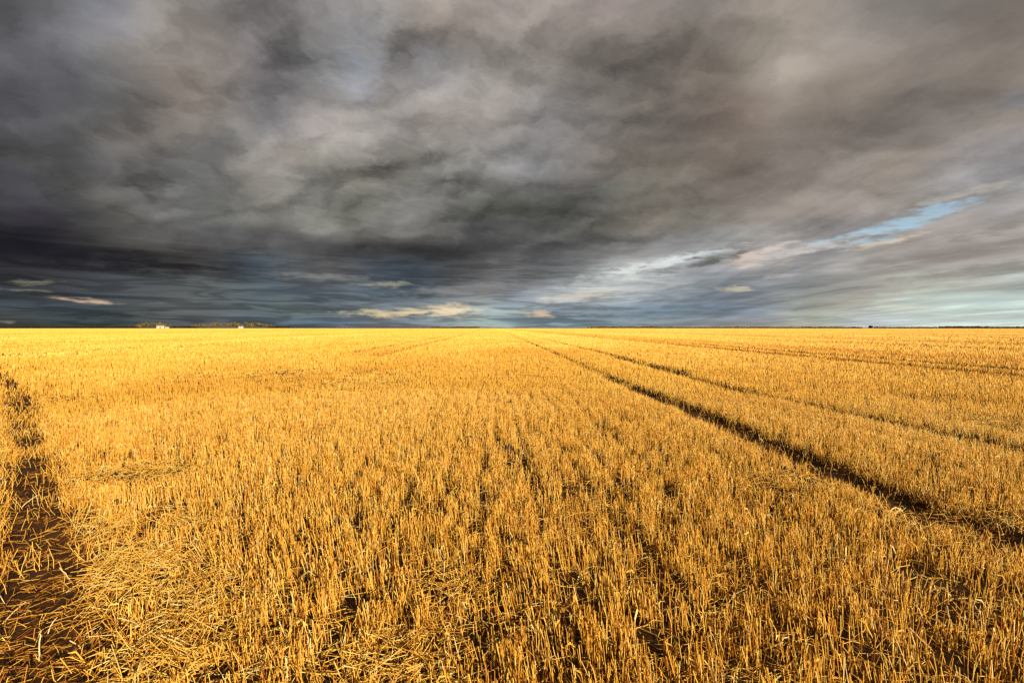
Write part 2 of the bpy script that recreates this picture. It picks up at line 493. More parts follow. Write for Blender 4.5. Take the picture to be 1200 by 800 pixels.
far_pt = tuple(ROWD * 700.0 + ROWN * 9.0)
near_pts_a = [(1330, 700), (1200, 645), (1060, 588), (960, 545), (860, 500), (780, 468), (680, 430), (640, 410)]
near_pts_b = [(1350, 575), (1200, 533), (1100, 511), (1000, 490), (920, 472), (840, 453), (720, 420), (655, 402)]
left_pts = [(48, 1000), (47, 850), (46, 740), (45, 650), (42, 580), (36, 530), (26, 490), (12, 452), (-25, 425)]
TRACKS = [
    dict(line=px_line(near_pts_a, tuple(ROWD * 300 + ROWN * 5.2)), w=0.115, depth=0.045, clear=0.95),
    dict(line=px_line(near_pts_b, tuple(ROWD * 300 + ROWN * 7.6)), w=0.16, depth=0.055, clear=0.9),
    dict(line=px_line(left_pts), w=0.15, depth=0.06, clear=0.95),
]
FAR_TRACKS = [dict(line=along(X, y0, 900, seed=i), w=w * 1.6, depth=0.07, clear=min(1, c * 1.2)) for i, (X, y0, w, c) in enumerate([
    (12.9, 9, 0.2, 0.8), (14.7, 10, 0.2, 0.65), (27.0, 20, 0.25, 0.9), (28.8, 20, 0.25, 0.8), (47, 30, 0.3, 0.8), (49, 30, 0.3, 0.8),
    (-4.6, 20, 0.18, 0.4), (-6.3, 22, 0.18, 0.3), (-18.5, 20, 0.25, 0.6), (-20.3, 20, 0.25, 0.6), (-34, 25, 0.3, 0.6), (-36, 25, 0.3, 0.6)])]

# thin places and flattened places: (px, py, radius m across, radius m along, amount)
GAPSP = [(702, 505, .16, .35, .8), (692, 575, .22, .22, .75), (523, 590, .12, .2, .7), (1085, 690, .14, .16, .85), (1128, 700, .14, .14, .95),
         (545, 770, .12, .10, .9), (600, 735, .10, .14, .6), (700, 625, .25, .12, .6), (745, 690, .16, .1, .6), (760, 675, .1, .1, .6),
         (195, 600, .12, .12, .8), (140, 655, .1, .1, .7), (120, 625, .12, .1, .7), (340, 690, .1, .12, .5), (1060, 735, .14, .08, .6), (1180, 715, .12, .2, .7),
         (900, 690, .2, .15, .45), (980, 660, .18, .12, .45), (420, 620, .14, .12, .5), (552, 520, .12, .1, .9), (594, 532, .1, .1, .9), (723, 545, .1, .1, .9),
         (600, 690, .3, .18, .45), (1000, 770, .3, .14, .5), (820, 770, .3, .14, .35), (310, 600, .2, .2, .35), (1150, 640, .2, .2, .4)]
MATS = [(165, 560, .42, .30, .75), (150, 620, .42, .22, .85), (130, 690, .3, .3, .9), (160, 760, .35, .25, .95), (220, 720, .3, .25, .7), (230, 790, .35, .2, .8), (480, 750, .16, .16, .5), (530, 700, .15, .2, .25), (450, 790, .2, .12, .45),
        (840, 700, .12, .16, .3), (835, 740, .12, .1, .25), (930, 570, .3, .2, .5), (905, 585, .2, .2, .6), (690, 600, .25, .25, .22), (640, 610, .25, .25, .18), (1150, 610, .5, .2, .8), (1090, 470, .5, .6, .6), (330, 440, 2.5, 1.6, .6), (420, 452, 1.2, 1.4, .5), (1170, 500, .5, .5, .6), (860, 780, .15, .1, .25), (60, 470, .8, .7, .35)]


def spots(lst, x, y):
    v = np.zeros_like(x)
    for px, py, rx, ry, a in lst:
        g = at(px, py)
        v = np.maximum(v, a * np.exp(-((x - g[0]) / rx) ** 2 * 0.9 - ((y - g[1]) / ry) ** 2 * 0.9))
    return v


def track_d(x, y):
    """how much of a wheel track is at a point: (depth, clearing, distance to the nearest near track)"""
    dep, clr = np.zeros_like(x), np.zeros_like(x)
    near = np.full(x.shape, 1e9)
    for k, t in enumerate(TRACKS + FAR_TRACKS):
        line = t['line']
        m = (x > line[:, 0].min() - 2) & (x < line[:, 0].max() + 2) & (y > line[:, 1].min() - 2) & (y < line[:, 1].max() + 2)
        if not m.any():
            continue
        d = dist_line(x[m], y[m], line)
        ww = t['w'] * (0.55 + 0.9 * fbm(x[m] * 3.2, y[m] * 3.2, 40 + k))
        s = 1 - sstep(d, ww * 0.6, ww * 1.45)
        dep[m] = np.maximum(dep[m], (1 - sstep(d, t['w'] * 0.3, t['w'] * 1.9)) * t['depth'])
        keepn = 1.0
        if k == 0:          # broken up and half grown over towards the near right
            keepn = 1 - 0.7 * (1 - sstep(y[m], 2.7, 3.3)) * sstep(fbm(x[m] * 2.3, y[m] * 2.3, 71), 0.3, 0.55)
        if k == 0 or k == 1:
            keepn = keepn * (1 - 0.45 * sstep(y[m], 4.0, 9.0) * sstep(fbm(x[m] * 1.1, y[m] * 0.7, 75), 0.42, 0.6))
        if k == 2:          # part straw-filled farther off
            keepn = 1 - (0.12 + 0.3 * sstep(y[m], 3.0, 5.0)) * sstep(fbm(x[m] * 3.0, y[m] * 3.0, 73), 0.42, 0.62) * 1.3
        clr[m] = np.maximum(clr[m], s * t['clear'] * keepn)
        near[m] = np.minimum(near[m], d)
    return dep, clr, near


def ground_z(x, y):
    dep, _, _ = track_d(x, y)
    r = np.hypot(x, y)
    fade = np.clip(1.5 - r / 40.0, 0, 1)
    return -dep + (fbm(x * 2.2, y * 2.2, 3) - 0.5) * 0.05 * fade + (fbm(x * 9, y * 9, 5, 3) - 0.5) * 0.03 * np.clip(1.2 - r / 8, 0, 1)


def np_mesh(name, verts, faces, mat, smooth=True, attrs=None, parent=None):
    """faces: array (n,3) or (n,4)"""
    me = bpy.data.meshes.new(name)
    nv, nf, k = len(verts), len(faces), faces.shape[1]
    me.vertices.add(nv)
    me.vertices.foreach_set('co', np.ascontiguousarray(verts, dtype=np.float32).ravel())
    me.loops.add(nf * k)
    me.loops.foreach_set('vertex_index', np.ascontiguousarray(faces, dtype=np.int32).ravel())
    me.polygons.add(nf)
    me.polygons.foreach_set('loop_start', np.arange(0, nf * k, k, dtype=np.int32))
    if smooth:
        me.polygons.foreach_set('use_smooth', np.ones(nf, dtype=bool))
    for an, av in (attrs or {}).items():
        a = me.attributes.new(an, 'FLOAT', 'POINT')
        a.data.foreach_set('value', np.ascontiguousarray(av, dtype=np.float32))
    me.materials.append(mat)
    me.update(calc_edges=True)
    me.validate()
    o = bpy.data.objects.new(name, me)
    col.objects.link(o)
    if parent is not None:
        o.parent = parent
    return o


# ------------------------------------------------------------------ materials
def mat_new(name):
    m = bpy.data.materials.new(name)
    m.use_nodes = True
    nt = m.node_tree
    b = nt.nodes['Principled BSDF']
    return m, nt, b


def plain(name, c, rough=0.7, noise=0.15, scale=3.0):
    m, nt, b = mat_new(name)
    t = nt.nodes.new('ShaderNodeTexCoord')
    n = nt.nodes.new('ShaderNodeTexNoise')
    n.inputs['Scale'].default_value = scale
    n.inputs['Detail'].default_value = 5
    r = nt.nodes.new('ShaderNodeValToRGB')
    r.color_ramp.elements[0].position = 0.3
    r.color_ramp.elements[1].position = 0.7
    r.color_ramp.elements[0].color = tuple(v * (1 - noise) for v in c) + (1,)
    r.color_ramp.elements[1].color = tuple(min(1, v * (1 + noise)) for v in c) + (1,)
    nt.links.new(t.outputs['Object'], n.inputs['Vector'])
    nt.links.new(n.outputs[0], r.inputs[0])
    nt.links.new(r.outputs[0], b.inputs['Base Color'])
    b.inputs['Roughness'].default_value = rough
    b.inputs['Specular IOR Level'].default_value = 0.25
    return m


def straw_material(name, stops, rough=0.55, spec=0.3):
    """straw: its own tint per stalk, in drifts over the field"""
    m, nt, b = mat_new(name)
    at_ = nt.nodes.new('ShaderNodeAttribute')
    at_.attribute_name = 'tint'
    r = nt.nodes.new('ShaderNodeValToRGB')
    e = r.color_ramp.elements
    while len(e) < len(stops):
        e.new(0.5)
    for i, (p, c) in enumerate(stops):
        e[i].position = p
    for i, (p, c) in enumerate(stops):
        e[i].color = c + (1,)
    nt.links.new(at_.outputs['Fac'], r.inputs[0])
    nt.links.new(r.outputs[0], b.inputs['Base Color'])
    b.inputs['Roughness'].default_value = rough
    b.inputs['Specular IOR Level'].default_value = spec
    return m


STRAW = [(0.0, (0.24, 0.075, 0.009)), (0.22, (0.45, 0.19, 0.018)), (0.5, (0.68, 0.365, 0.044)), (0.72, (0.76, 0.49, 0.098)), (0.88, (0.73, 0.53, 0.14)), (1.0, (0.84, 0.68, 0.32))]
m_straw = straw_material('straw', STRAW)
m_litter = straw_material('litter_straw', STRAW)
m_pale = plain('pale_straw', (0.76, 0.57, 0.27), 0.5, 0.12, 30)

m_soil, nt, b = mat_new('soil')
t = nt.nodes.new('ShaderNodeTexCoord')
n = nt.nodes.new('ShaderNodeTexNoise')
n.inputs['Scale'].default_value = 9
n.inputs['Detail'].default_value = 8
n.inputs['Roughness'].default_value = 0.65
r = nt.nodes.new('ShaderNodeValToRGB')
r.color_ramp.elements[0].position = 0.32
r.color_ramp.elements[1].position = 0.7
r.color_ramp.elements[0].color = (0.024, 0.011, 0.0042, 1)
r.color_ramp.elements[1].color = (0.070, 0.034, 0.012, 1)
bp = nt.nodes.new('ShaderNodeBump')
bp.inputs['Strength'].default_value = 0.8
bp.inputs['Distance'].default_value = 0.03
nt.links.new(t.outputs['Object'], n.inputs['Vector'])
nt.links.new(n.outputs[0], r.inputs[0])
nt.links.new(r.outputs[0], b.inputs['Base Color'])
nt.links.new(n.outputs[0], bp.inputs['Height'])
nt.links.new(bp.outputs[0], b.inputs['Normal'])
b.inputs['Roughness'].default_value = 0.95
b.inputs['Specular IOR Level'].default_value = 0.1

m_clod = plain('damp_clod', (0.045, 0.026, 0.016), 0.9, 0.4, 14)
m_bark = plain('bark', (0.10, 0.07, 0.045), 0.9, 0.3, 2)
m_leaf = plain('olive_leaves', (0.17, 0.115, 0.026), 0.7, 0.35, 0.5)
m_leaf_g = plain('green_leaves', (0.115, 0.10, 0.022), 0.7, 0.35, 0.5)
m_leaf_d = plain('dark_shaded_leaves', (0.018, 0.016, 0.010), 0.8, 0.3, 0.5)  # near-black: cloud shade over the far left hedge is painted into this colour
m_leaf_b = plain('brown_leaves', (0.085, 0.05, 0.02), 0.8, 0.3, 0.5)
m_white = plain('white_wall', (0.48, 0.44, 0.37), 0.7, 0.05, 0.4)
m_roof = plain('grey_roof', (0.30, 0.28, 0.27), 0.6, 0.12, 0.6)
m_roof_w = plain('pale_sheet_roof', (0.36, 0.34, 0.31), 0.5, 0.08, 0.6)
m_tile = plain('brown_roof', (0.20, 0.10, 0.06), 0.7, 0.2, 0.6)
m_glass, nt, b = mat_new('window_glass')
b.inputs['Base Color'].default_value = (0.03, 0.035, 0.04, 1)
b.inputs['Roughness'].default_value = 0.08
m_door = plain('door_paint', (0.12, 0.10, 0.08), 0.6, 0.1, 1)
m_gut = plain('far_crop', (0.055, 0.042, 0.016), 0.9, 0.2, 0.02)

# ------------------------------------------------------------------ ground: one sheet to the horizon


def graded(fine, near, far, ratio):
    v, s = [0.0], fine
    while v[-1] < near:
        v.append(v[-1] + s)
    while v[-1] < far:
        s *= ratio
        v.append(v[-1] + s)
    return np.array(v)


gx = graded(0.05, 5.0, 9000, 1.045)
gx = np.concatenate([-gx[:0:-1], gx])
gy = graded(0.05, 6.0, 9000, 1.04)
gyb = graded(0.15, 2.0, 9000, 1.12)
gy = np.concatenate([-gyb[:0:-1], gy])
X, Y = np.meshgrid(gx, gy)
Z = ground_z(X.ravel(), Y.ravel())
nx, ny = len(gx), len(gy)
idx = np.arange(nx * ny).reshape(ny, nx)
quads = np.stack([idx[:-1, :-1], idx[:-1, 1:], idx[1:, 1:], idx[1:, :-1]], -1).reshape(-1, 4)
ground = np_mesh('ground', np.stack([X.ravel(), Y.ravel(), Z], 1), quads, m_soil)
ground['kind'] = 'structure'
ground['label'] = 'brown soil of the harvested field under the stubble'

# the three wheel tracks one sees as bare soil: a strip of pressed earth in each rut
for k, t in enumerate(TRACKS):
    line = t['line']
    line = line[(np.hypot(line[:, 0], line[:, 1]) < 60)]
    seg = np.concatenate([[0], np.cumsum(np.hypot(*np.diff(line, axis=0).T))])
    s = np.arange(0, seg[-1], 0.06)
    lx, ly = np.interp(s, seg, line[:, 0]), np.interp(s, seg, line[:, 1])
    tx, ty = np.gradient(lx), np.gradient(ly)
    L = np.hypot(tx, ty)
    tx, ty = tx / L, ty / L
    cross = np.linspace(-1, 1, 13) * t['w'] * 0.9
    PX = lx[:, None] - ty[:, None] * cross[None, :] * (0.85 + 0.3 * vnoise(s * 1.3, s * 0, 5 + k))[:, None]
    PY = ly[:, None] + tx[:, None] * cross[None, :] * (0.85 + 0.3 * vnoise(s * 1.3, s * 0, 5 + k))[:, None]
    PZ = ground_z(PX.ravel(), PY.ravel()) + np.broadcast_to(np.where(np.abs(np.arange(13) - 6) > 5, -0.03, 0.008)[None, :], PX.shape).ravel()
    ii = np.arange(PX.size).reshape(PX.shape)
    q = np.stack([ii[:-1, :-1], ii[:-1, 1:], ii[1:, 1:], ii[1:, :-1]], -1).reshape(-1, 4)
    o = np_mesh('wheel_track', np.stack([PX.ravel(), PY.ravel(), PZ], 1), q, m_soil)
    o['kind'] = 'structure'
    o['label'] = ['bare soil wheel track running from the lower right into the distance',
                  'fainter wheel track to the right of the bare soil track',
                  'dark bare wheel track along the left edge'][k]


# ------------------------------------------------------------------ stubble
def tubes(p0, p1, p2, r0, r2, sides, tint, three=True, cap=False):
    """open tubes from p0 over p1 to p2; every row of the arrays is one stalk"""
    n = len(p0)
    ax = p2 - p0
    ax /= np.linalg.norm(ax, axis=1)[:, None] + 1e-9
    ref = np.where(np.abs(ax[:, 2:3]) > 0.8, np.array([[1.0, 0, 0]]), np.array([[0, 0, 1.0]]))
    u = np.cross(ax, ref)
    u /= np.linalg.norm(u, axis=1)[:, None] + 1e-9
    v = np.cross(ax, u)
    ph = rng.uniform(0, 6.28, n)
    rings = [(p0, r0), (p1, (r0 + r2) / 2), (p2, r2)] if three else [(p0, r0), (p2, r2)]
    nr = len(rings)
    out = np.empty((n, nr, sides, 3))
    for i, (p, rr) in enumerate(rings):
        for k in range(sides):
            a = ph + k * 2 * math.pi / sides
            out[:, i, k, :] = p + (np.cos(a) * rr)[:, None] * u + (np.sin(a) * rr)[:, None] * v
    base = (np.arange(n) * nr * sides)[:, None]
    fs = []
    for i in range(nr - 1):
        for k in range(sides):
            k2 = (k + 1) % sides
            fs.append(np.concatenate([base + i * sides + k, base + i * sides + k2, base + (i + 1) * sides + k2, base + (i + 1) * sides + k], 1))
    f = np.stack(fs, 1).reshape(-1, 4)
    return out.reshape(-1, 3), f, np.repeat(tint, nr * sides)


def ribbons(p0, p1, p2, w, side, tint):
    n = len(p0)
    out = np.empty((n, 3, 2, 3))
    for i, (p, ww) in enumerate(((p0, w), (p1, w), (p2, w * 0.25))):
        out[:, i, 0] = p - side * ww[:, None]
        out[:, i, 1] = p + side * ww[:, None]
    b0 = (np.arange(n) * 6)[:, None]
    f = np.stack([np.concatenate([b0 + 0, b0 + 1, b0 + 3, b0 + 2], 1), np.concatenate([b0 + 2, b0 + 3, b0 + 5, b0 + 4], 1)], 1).reshape(-1, 4)
    return out.reshape(-1, 3), f, np.repeat(tint, 6)


def sample_field(r0, r1, dens, half=R(56)):
    """points spread evenly per unit of area or, far out, per unit of picture"""
    return


def scatter_near(rmax, density, half):
    """rows of plants; each plant tillers into a few stalks"""
    rowgap = 0.125
    xs = np.arange(-rmax, rmax, rowgap)
    per_plant = 4.6
    nt_ = int((rmax + 1) * density * rowgap / per_plant)
    A = np.repeat(xs, nt_)
    T = rng.uniform(-1.0, rmax, A.size)
    A = A + rng.normal(0, 0.034, A.size) + (vnoise(T * 0.5, A * 0 + np.round(A / rowgap), 9) - 0.5) * 0.05
    k = rng.poisson(per_plant, A.size)
    A, T = np.repeat(A, k), np.repeat(T, k)
    A = A + rng.normal(0, 0.020, A.size)
    T = T + rng.normal(0, 0.02, T.size)
    x, y = ROWD[0] * T + ROWN[0] * A, ROWD[1] * T + ROWN[1] * A
    rr = np.hypot(x, y)
    az = np.arctan2(x + 0 * y, y + 1.2)
    m = (rr < rmax) & (np.abs(az) < half) & (y > 0.4)
    return x[m], y[m]


R_NEAR = 9.0
DENS = 1900.0
x1, y1 = scatter_near(R_NEAR, DENS, R(58))
# farther out the tufts grow a little wider and stand a little farther apart
G = 0.8
c4 = 2 - 2 * G
n2 = int(2 * R(55) * 800.0 * R_NEAR ** (2 * G) * (1150.0 ** c4 - R_NEAR ** c4) / c4)
rr = (R_NEAR ** c4 + rng.uniform(0, 1, n2) * (1150.0 ** c4 - R_NEAR ** c4)) ** (1 / c4)
aa = rng.uniform(-R(55), R(55), n2)
x2, y2 = rr * np.sin(aa), rr * np.cos(aa)


def field_state(x, y):
    r = np.hypot(x, y)
    dep, clr, near = track_d(x, y)
    gap = spots(GAPSP, x, y)
    mat_ = np.clip(spots(MATS, x, y) * (0.35 + 1.3 * sstep(fbm(x * 2.6, y * 2.6, 25), 0.35, 0.65)), 0, 1)
    nz = fbm(x * 1.5, y * 0.8, 21)
    nz2 = fbm(x * 5.0, y * 4.0, 23, 3)
    bare = sstep(0.55 * nz + 0.45 * nz2, 0.56, 0.68) * 0.5
    return r, dep, clr, near, gap, mat_, bare


def stand(x, y, near_lod):
    r, dep, clr, near, gap, mat_, bare = field_state(x, y)
    keep = (1 - clr) * (1 - gap) * (1 - bare * (0.8 if near_lod else 0.5)) * (1 - 0.6 * mat_)
    m = rng.uniform(0, 1, len(x)) < keep
    x, y, r, near, mat_ = x[m], y[m], r[m], near[m], mat_[m]
    n = len(x)
    across = x * ROWN[0] + y * ROWN[1]
    # passes of the combine, about 7.5 m wide, cut at slightly different heights and lean
    pas = np.floor((across + 3.1) / 7.5)
    ph = 0.5 + 0.85 * (vnoise(pas, pas * 0, 77) - 0.5)
    ph = np.where(np.abs(pas) < 0.5, 0.56, ph)
    hgt = 0.104 + 0.016 * (ph - 0.5) + 0.04 * (fbm(x * 0.9, y * 0.5, 31) - 0.5)
    hgt = hgt * rng.normal(1.0, 0.13, n).clip(0.55, 1.35)
    hgt *= 1 - 0.5 * mat_
    lx = (fbm(x * 0.8, y * 0.5, 51) - 0.5) * 0.34 - 0.02 + rng.normal(0, 0.10, n)
    ly = (fbm(x * 0.8, y * 0.5, 57) - 0.5) * 0.34 + rng.normal(0, 0.09, n) + (ph - 0.5) * 0.10
    # flattened places
    fl = np.clip(mat_ + (rng.uniform(0, 1, n) < 0.03) * 0.6, 0, 1)
    a = fbm(x * 1.3, y * 1.3, 61) * 12.0 + rng.normal(0, 1.5, n)
    lean = rng.uniform(0.2, 1.5, n)
    lx += fl * np.cos(a) * lean
    ly += fl * np.sin(a) * lean
    # beside a rut the stalks are pushed over
    edge_ = np.exp(-np.clip(near - 0.2, 0, 9) / 0.10) * 0.45
    lx += edge_ * rng.normal(0, 0.6, n)
    ly += edge_ * rng.normal(0, 0.6, n)
    z0 = ground_z(x, y) - 0.01
    s = 1.0 / np.sqrt(1 + lx * lx + ly * ly)
    tint = 0.47 + 0.30 * (fbm(x * 0.35, y * 0.2, 81) - 0.5) + 0.24 * (ph - 0.5) + rng.normal(0, 1, n) * (0.23 if near_lod else 0.10)
    return x, y, z0, r, hgt, lx, ly, s, np.clip(tint, 0, 0.97)


V_all, F_all, T_all = [], [], []


def add(vft):
    v, f, t = vft
    off = sum(len(q) for q in V_all)
    V_all.append(v.astype(np.float32))
    F_all.append((f + off).astype(np.int32))
    T_all.append(t.astype(np.float32))


x, y, z0, r, hgt, lx, ly, s, tint = stand(x1, y1, True)
n = len(x)
p0 = np.stack([x, y, z0], 1)
p2 = p0 + np.stack([lx, ly, np.ones(n)], 1) * (hgt * s)[:, None]
bend = np.stack([rng.normal(0, 0.005, n), rng.normal(0, 0.005, n), np.zeros(n)], 1)
p1 = (p0 + p2) / 2 + bend
rad = rng.uniform(0.0009, 0.0017, n)
add(tubes(p0, p1, p2, rad * 1.1, rad * 0.95, 4, tint))
NEAR_STALKS = n
# leaf sheaths and shreds hanging off the stalks
k = rng.uniform(0, 1, n) < 0.30 * np.clip(1.4 - r / 9, 0.3, 1)
m_ = int(k.sum())
f0 = rng.uniform(0.25, 0.98, m_)
q0 = p0[k] + (p2[k] - p0[k]) * f0[:, None]
ang = rng.uniform(0, 6.28, m_)
ln = rng.uniform(0.02, 0.06, m_)
dirv = np.stack([np.cos(ang), np.sin(ang), np.zeros(m_)], 1)
upv = rng.normal(0.25, 0.55, m_)
q1 = q0 + dirv * (ln * 0.5)[:, None] + np.stack([0 * ln, 0 * ln, ln * 0.5 * upv], 1)
q2 = q0 + dirv * ln[:, None] + np.stack([0 * ln, 0 * ln, ln * (upv - 0.9)], 1)
for q in (q1, q2):
    q[:, 2] = np.maximum(q[:, 2], z0[k] + 0.012)
sidev = np.stack([-np.sin(ang), np.cos(ang), rng.normal(0, 0.5, m_)], 1)
add(ribbons(q0, q1, q2, rng.uniform(0.0012, 0.0026, m_), sidev, np.clip(tint[k] + rng.normal(0.05, 0.15, m_), 0, 1)))

x, y, z0, r, hgt, lx, ly, s, tint = stand(x2, y2, False)
n = len(x)
p0 = np.stack([x, y, z0], 1)
p2 = p0 + np.stack([lx, ly, np.ones(n)], 1) * (hgt * s)[:, None]
rad = rng.uniform(0.0014, 0.0026, n) * (r / R_NEAR) ** G
k = rng.uniform(0, 1, n) > sstep(np.log(r), math.log(R_NEAR), math.log(90.0)) ** 0.8
add(tubes(p0[k], p0[k], p2[k], rad[k], rad[k] * 0.9, 3, tint[k], three=False))
k = ~k


def blades(p0, p2, w, tint):
    n = len(p0)
    a = math.atan2(SH.y + 0.8, SH.x) + math.pi / 2 + rng.normal(0, 0.55, n)
    sd_ = np.stack([np.cos(a), np.sin(a), 0 * a], 1) * w[:, None]
    v = np.stack([p0 - sd_, p0 + sd_, p2 + sd_, p2 - sd_], 1)
    return v.reshape(-1, 3), np.arange(n * 4).reshape(-1, 4), np.repeat(tint, 4)


add(blades(p0[k], p2[k], rad[k] * 1.25, tint[k]))
stub = np_mesh('stubble', np.concatenate(V_all), np.concatenate(F_all), m_straw, attrs={'tint': np.concatenate(T_all)})
stub['kind'] = 'stuff'
stub['label'] = 'golden cut wheat stubble standing in drill rows over the whole field'
stub['category'] = 'stubble'

# ------------------------------------------------------------------ loose straw lying among the stubble
V_all, F_all, T_all = [], [], []
nl = 260000
rr = np.exp(rng.uniform(math.log(1.0), math.log(26.0), nl))
aa = rng.uniform(-R(58), R(58), nl)
x, y = rr * np.sin(aa), rr * np.cos(aa)
r, dep, clr, near, gap, mat_, bare = field_state(x, y)
w = 0.05 + 0.7 * mat_ + 0.06 * (fbm(x * 1.1, y * 1.1, 91) > 0.60) + 0.06 * gap
w = np.where(clr > 0.4, 0.22, w) * np.clip(rr / 2.6, 0.35, 1)
w = np.where((mat_ > 0.3) & (clr <= 0.4), w * 0.75, w)
m = rng.uniform(0, 1, nl) < w
x, y, r, mat_, clr = x[m], y[m], r[m], mat_[m], clr[m]
n = len(x)
a = fbm(x * 1.3, y * 1.3, 61) * 12.0 + rng.normal(0, 1, n) * np.where(mat_ > 0.4, 1.5, 1.8)
ln = rng.uniform(0.03, 0.16, n) * np.where(clr > 0.4, 0.7, 1) * np.where(mat_ > 0.3, 0.95, 1.0)
zb = ground_z(x, y)
lift = rng.uniform(0.004, 0.03, n) * np.where(clr > 0.4, 0.3, 1) + mat_ * rng.uniform(0, 0.09, n)
tilt = rng.normal(0, 1, n) * np.where(mat_ > 0.3, 0.5, 0.16) * np.where(clr > 0.4, 0.3, 1)
d = np.stack([np.cos(a), np.sin(a), tilt], 1)
c0 = np.stack([x, y, zb + lift], 1)
e0 = c0 - d * (ln / 2)[:, None]
e2 = c0 + d * (ln / 2)[:, None]
for e in (e0, e2):
    e[:, 2] = np.maximum(e[:, 2], ground_z(e[:, 0], e[:, 1]) + 0.004)
e1 = (e0 + e2) / 2 + np.stack([rng.normal(0, .012, n), rng.normal(0, .012, n), np.abs(rng.normal(0, .008, n))], 1)
rad = rng.uniform(0.0008, 0.0017, n) * np.clip(r / 5, 1, 4)
add(tubes(e0, e1, e2, rad, rad * 0.8, 4, np.clip(np.where(clr > 0.4, 0.24, 0.58) + rng.normal(0, 0.22, n), 0, 1)))
lit = np_mesh('loose_straw', np.concatenate(V_all), np.concatenate(F_all), m_litter, attrs={'tint': np.concatenate(T_all)})
lit['kind'] = 'stuff'
lit['label'] = 'loose golden straw and chaff lying matted between the stubble rows'
lit['category'] = 'straw'


# ------------------------------------------------------------------ single things
def tag(o, label, cat, group=None):
    o['label'] = label
    o['category'] = cat
    if group:
        o['group'] = group


def bm_obj(name, bm, mat, parent=None, smooth=False):
    me = bpy.data.meshes.new(name)
    bm.normal_update()
    bm.to_mesh(me)
    bm.free()
    for p in me.polygons:
        p.use_smooth = smooth
    me.materials.append(mat)
    o = bpy.data.objects.new(name, me)
    col.objects.link(o)
    if parent is not None:
        o.parent = parent
    return o


def empty(name, loc, rz=0.0):
    o = bpy.data.objects.new(name, None)
    o.empty_display_size = 0.3
    o.location = loc
    o.rotation_euler = (0, 0, rz)
    col.objects.link(o)
    return o


def gz(x, y):
    return float(ground_z(np.array([x]), np.array([y]))[0])


def straw_tube(bm, pts, r0, r1, sides=7):
    """a hollow straw through points, with a node ring where it bends"""
    rings = []
    for i, p in enumerate(pts):
        p = Vector(p)
        d = (Vector(pts[min(i + 1, len(pts) - 1)]) - Vector(pts[max(i - 1, 0)])).normalized()
        u = d.cross(Vector((0.3, 0.2, 1))).normalized()
        v = d.cross(u)
        rr_ = r0 + (r1 - r0) * i / (len(pts) - 1)
        rings.append([bm.verts.new(p + (u * math.cos(2 * math.pi * k / sides) + v * math.sin(2 * math.pi * k / sides)) * rr_) for k in range(sides)])
    for a, b_ in zip(rings, rings[1:]):
        for k in range(sides):
            bm.faces.new((a[k], a[(k + 1) % sides], b_[(k + 1) % sides], b_[k]))


def straw_thing(pts, label, name='broken_straw', rad=0.0032, mat=None):
    """pts: (px, py, height above the soil)"""
    w = []
    for px, py, z in pts:
        g = at(px, py, 0.0)
        zz = gz(*g)
        g = at(px, py, zz + z)
        w.append(Vector((g[0], g[1], gz(*g) + z)))
    fine = []
    for a, b_ in zip(w, w[1:]):
        for k in range(4):
            fine.append(a.lerp(b_, k / 4))
    fine.append(w[-1])
    org = w[0].copy()
    bm = bmesh.new()
    kk = len(fine) - 1
    for i in range(1, kk):                            # no straw is dead straight
        fine[i] = fine[i] + Vector((random.uniform(-1, 1), random.uniform(-1, 1), random.uniform(0, 1))) * rad * 1.3
    straw_tube(bm, [p - org for p in fine], rad * 0.72, rad * 0.5)
    o = bm_obj(name, bm, mat or m_pale, smooth=True)
    o.location = org
    tag(o, label, 'straw')
    return o


straw_thing([(1040, 604, .012), (1049, 594, .06), (1058, 600, .02)], 'white bent straw arched over the near edge of the right wheel track', rad=.0055)
straw_thing([(1046, 606, .012), (1055, 595, .055)], 'short white straw leaning right beside the white arched straw', rad=.005)
straw_thing([(1025, 579, .08), (1033, 594, .02)], 'pale straw leaning left at the edge of the right wheel track', rad=.0045)
straw_thing([(1118, 600, .015), (1128, 592, .05)], 'pale straw poking up on the far side of the right wheel track', rad=.0045)
straw_thing([(3, 730, .015), (30, 704, .05)], 'long pale straw lying slantwise in the left wheel track', rad=.0032)
straw_thing([(45, 775, .0), (46, 745, .09), (48, 740, .10)], 'lone upright pale stalk in the dark left wheel track', 'lone_stalk', rad=.0032)
straw_thing([(56, 743, .015), (67, 724, .05)], 'pale straw leaning right beside the lone upright stalk', rad=.003)
straw_thing([(70, 665, .07), (82, 681, .02)], 'pale straw on the border of the left wheel track and the matted straw', rad=.0032)
straw_thing([(78, 694, .01), (96, 682, .045), (99, 690, .03)], 'kinked pale straw below the slanting straw at the matted patch', rad=.0034)
straw_thing([(180, 780, .02), (168, 752, .06)], 'pale flat straw among the matted straw near the bottom left', rad=.0034)
straw_thing([(25, 595, .015), (43, 580, .06), (45, 592, .02)], 'pale straw bent double across the narrowing left wheel track', rad=.004)
straw_thing([(1116, 670, .02), (1138, 676, .03)], 'white straw lying in a dark hollow of the stubble at the right', rad=.004)
straw_thing([(1136, 703, .10), (1148, 716, .12), (1151, 745, .02)], 'pale broken stalk folded over near the right edge', rad=.0032)
straw_thing([(1066, 736, .07), (1095, 763, .03)], 'straight pale straw resting slantwise across the lower right stubble', rad=.003)
straw_thing([(1075, 712, .12), (1082, 726, .06)], 'short pale straw leaning above the slantwise straw at lower right', rad=.0028)
straw_thing([(488, 782, .02), (535, 781, .04)], 'pale straw lying level over a dark hollow at the bottom centre', rad=.003)
straw_thing([(521, 761, .06), (532, 778, .03)], 'pale straw crossing the level straw at the bottom centre', rad=.003)


